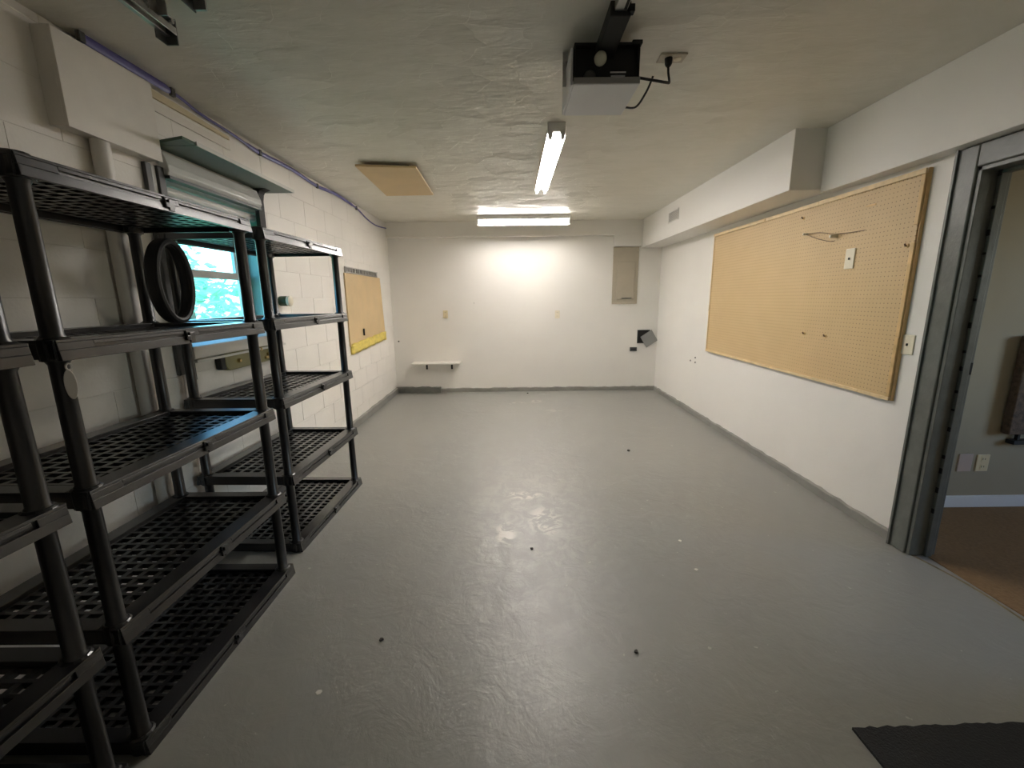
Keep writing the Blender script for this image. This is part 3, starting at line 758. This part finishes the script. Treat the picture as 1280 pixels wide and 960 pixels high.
obj('plug', MB().lathe([(.010, 0), (.016, .01), (.018, .034), (.014, .036)], 14, Matrix.Translation((.322, .205, .157))), M['black_matte'], go, smooth=True)
co_ = thing('ceiling_outlet', 'beige outlet plate on the ceiling with the opener cord plugged in', 'outlet', (.745, 2.19, H))
obj('plate', MB().box(-.06, .06, -.038, .038, -.008, 0), M['tan_paint'], co_, bevel=.003)
obj('socket', MB().lathe([(.017, -.0115), (.018, -.006)], 16, Matrix.Translation((.026, 0, 0))), M['ivory_pale'], co_, smooth=True)

tr = thing('garage_door_track', 'grey steel door track hanging below the ceiling at the upper left', 'track', (-1.27, 0, H))
obj('channel', MB().box(-.022, -.018, -.9, 1.83, -.085, -.035).box(-.022, .022, -.9, 1.83, -.038, -.034).box(.018, .022, -.9, 1.83, -.085, -.06).box(-.022, -.004, -.9, 1.83, -.088, -.084), M['steel'], tr, bevel=.001)
obj('end_bracket', MB().box(-.024, .02, 1.83, 1.836, -.115, -.03).box(-.024, -.02, 1.78, 1.836, -.115, -.03), M['frame_dark'], tr)
obj('hanger', MB().box(.024, .028, 1.70, 1.74, -.07, 0).box(.024, .06, 1.738, 1.742, -.07, 0), M['steel'], tr)
obj('bolt', MB().lathe([(.008, 0), (.008, .012)], 8, Matrix.Translation((.022, 1.80, -.055)) @ RY), M['steel'], tr)
an2 = thing('angle_iron', 'perforated steel angle on the ceiling right of the door track', 'bracket', (-1.10, 1.0, H))
obj('flange', MB().box(-.02, .028, -.5, .755, -.006, 0), M['steel'], an2)
obj('web', MB().box(-.02, -.016, -.5, .755, -.055, -.006), M['frame_dark'], an2)
obj('end_tab', MB().box(-.016, .026, .745, .755, -.05, -.006), M['steel'], an2)

# ------------------------------------------------------------------ floor things
fm = thing('floor_mat', 'black rubber mat lying on the floor at the lower right', 'mat', (1.10, 1.138, 0), .02)
m = MB(); rr = random.Random(9)
edge = [(x*.02, rr.uniform(-.004, .004)) for x in range(0, 46)]
pts = edge + [(.90, -.75), (.0, -.75)]
obj('sheet', m.prism(pts, 2, .0005, .010), M['mat'], fm)
def chip(name, x, y, s, mt, label, cat, flat=.3):
    rr = random.Random(int(x*1000+y*77)); m = MB(); k = 7
    P = [(s*rr.uniform(.6, 1)*math.cos(2*PI*i/k), s*rr.uniform(.5, 1)*math.sin(2*PI*i/k)) for i in range(k)]
    o = obj(name, m.prism(P, 2, 0.0005, s*flat), mt, bevel=s*.08); o.location = (x, y, 0); tag(o, label, cat)
chip('pebble', 1.07, 3.726, .016, M['crumb'], 'dark pebble on the floor toward the right wall', 'pebble', .8)
chip('pebble', -.562, 1.534, .011, M['crumb'], 'dark pebble on the floor in front of the foreground shelving', 'pebble', .7)
chip('pebble', .485, 1.458, .010, M['crumb'], 'dark pebble on the open floor in the right foreground', 'pebble', .7)
chip('pebble', .23, 6.2, .016, M['crumb'], 'dark pebble on the floor by the back wall curb', 'pebble', .7)
chip('pebble', .10, 2.18, .012, M['crumb'], 'dark pebble in the scuffed middle of the floor', 'pebble', .7)
chip('paint_chip', .969, 2.247, .014, M['chip'], 'small white paint chip on the floor right of the middle', 'chip', .2)
chip('paint_chip', .948, 1.979, .012, M['chip'], 'white paint chip nearest the doorway side of the floor', 'chip', .2)
chip('paint_chip', -.718, 1.296, .014, M['chip'], 'pale paint chip on the floor beside the foreground shelving', 'chip', .2)

# ------------------------------------------------------------------ outside the window
struct(obj('ground_outside', MB().box(-30, XO-.01, -15, 30, -.3, -.15), M['earth']))
def tree(x, y, z, r, h, n, label, seed):
    rr = random.Random(seed)
    t = thing('leafy_tree', label, 'tree', (x, y, -.15))
    obj('trunk', MB().lathe([(.12, 0), (.09, 1.0), (.06, 2.2)], 10), M['bark'], t, smooth=True)
    m = MB()
    for i in range(n):
        a = rr.uniform(0, 2*PI); q = r*rr.random()**.4; zz = z+h*(rr.random()-.5)
        e = math.sqrt(max(.05, 1-((zz-z)/(h*.55))**2))
        c = Vector((q*e*math.cos(a), q*e*math.sin(a), zz)); s = rr.uniform(.06, .13)
        R_ = Matrix.Rotation(rr.uniform(0, 6.28), 3, 'Z') @ Matrix.Rotation(rr.uniform(-1.2, 1.2), 3, 'X') @ Matrix.Rotation(rr.uniform(-1, 1), 3, 'Y')
        v = [m.bm.verts.new(c + R_ @ Vector(p)) for p in ((-s, 0, 0), (-.1*s, -.45*s, .1*s), (s, 0, -.15*s), (-.1*s, .45*s, .1*s))]
        m.bm.faces.new(v)
    obj('foliage', m, M['leaf'], t, kind='stuff')
tree(-4.8, 6.4, 1.1, 1.1, 1.7, 900, 'leafy green tree outside the window, at the right of the pane', 11)
tree(-7.4, 8.8, 1.6, 1.4, 2.6, 1200, 'leafy green tree farther outside the window', 12)
tree(-4.6, 4.1, .9, .8, 1.5, 500, 'low leafy green bush outside the window behind the hoop', 13)
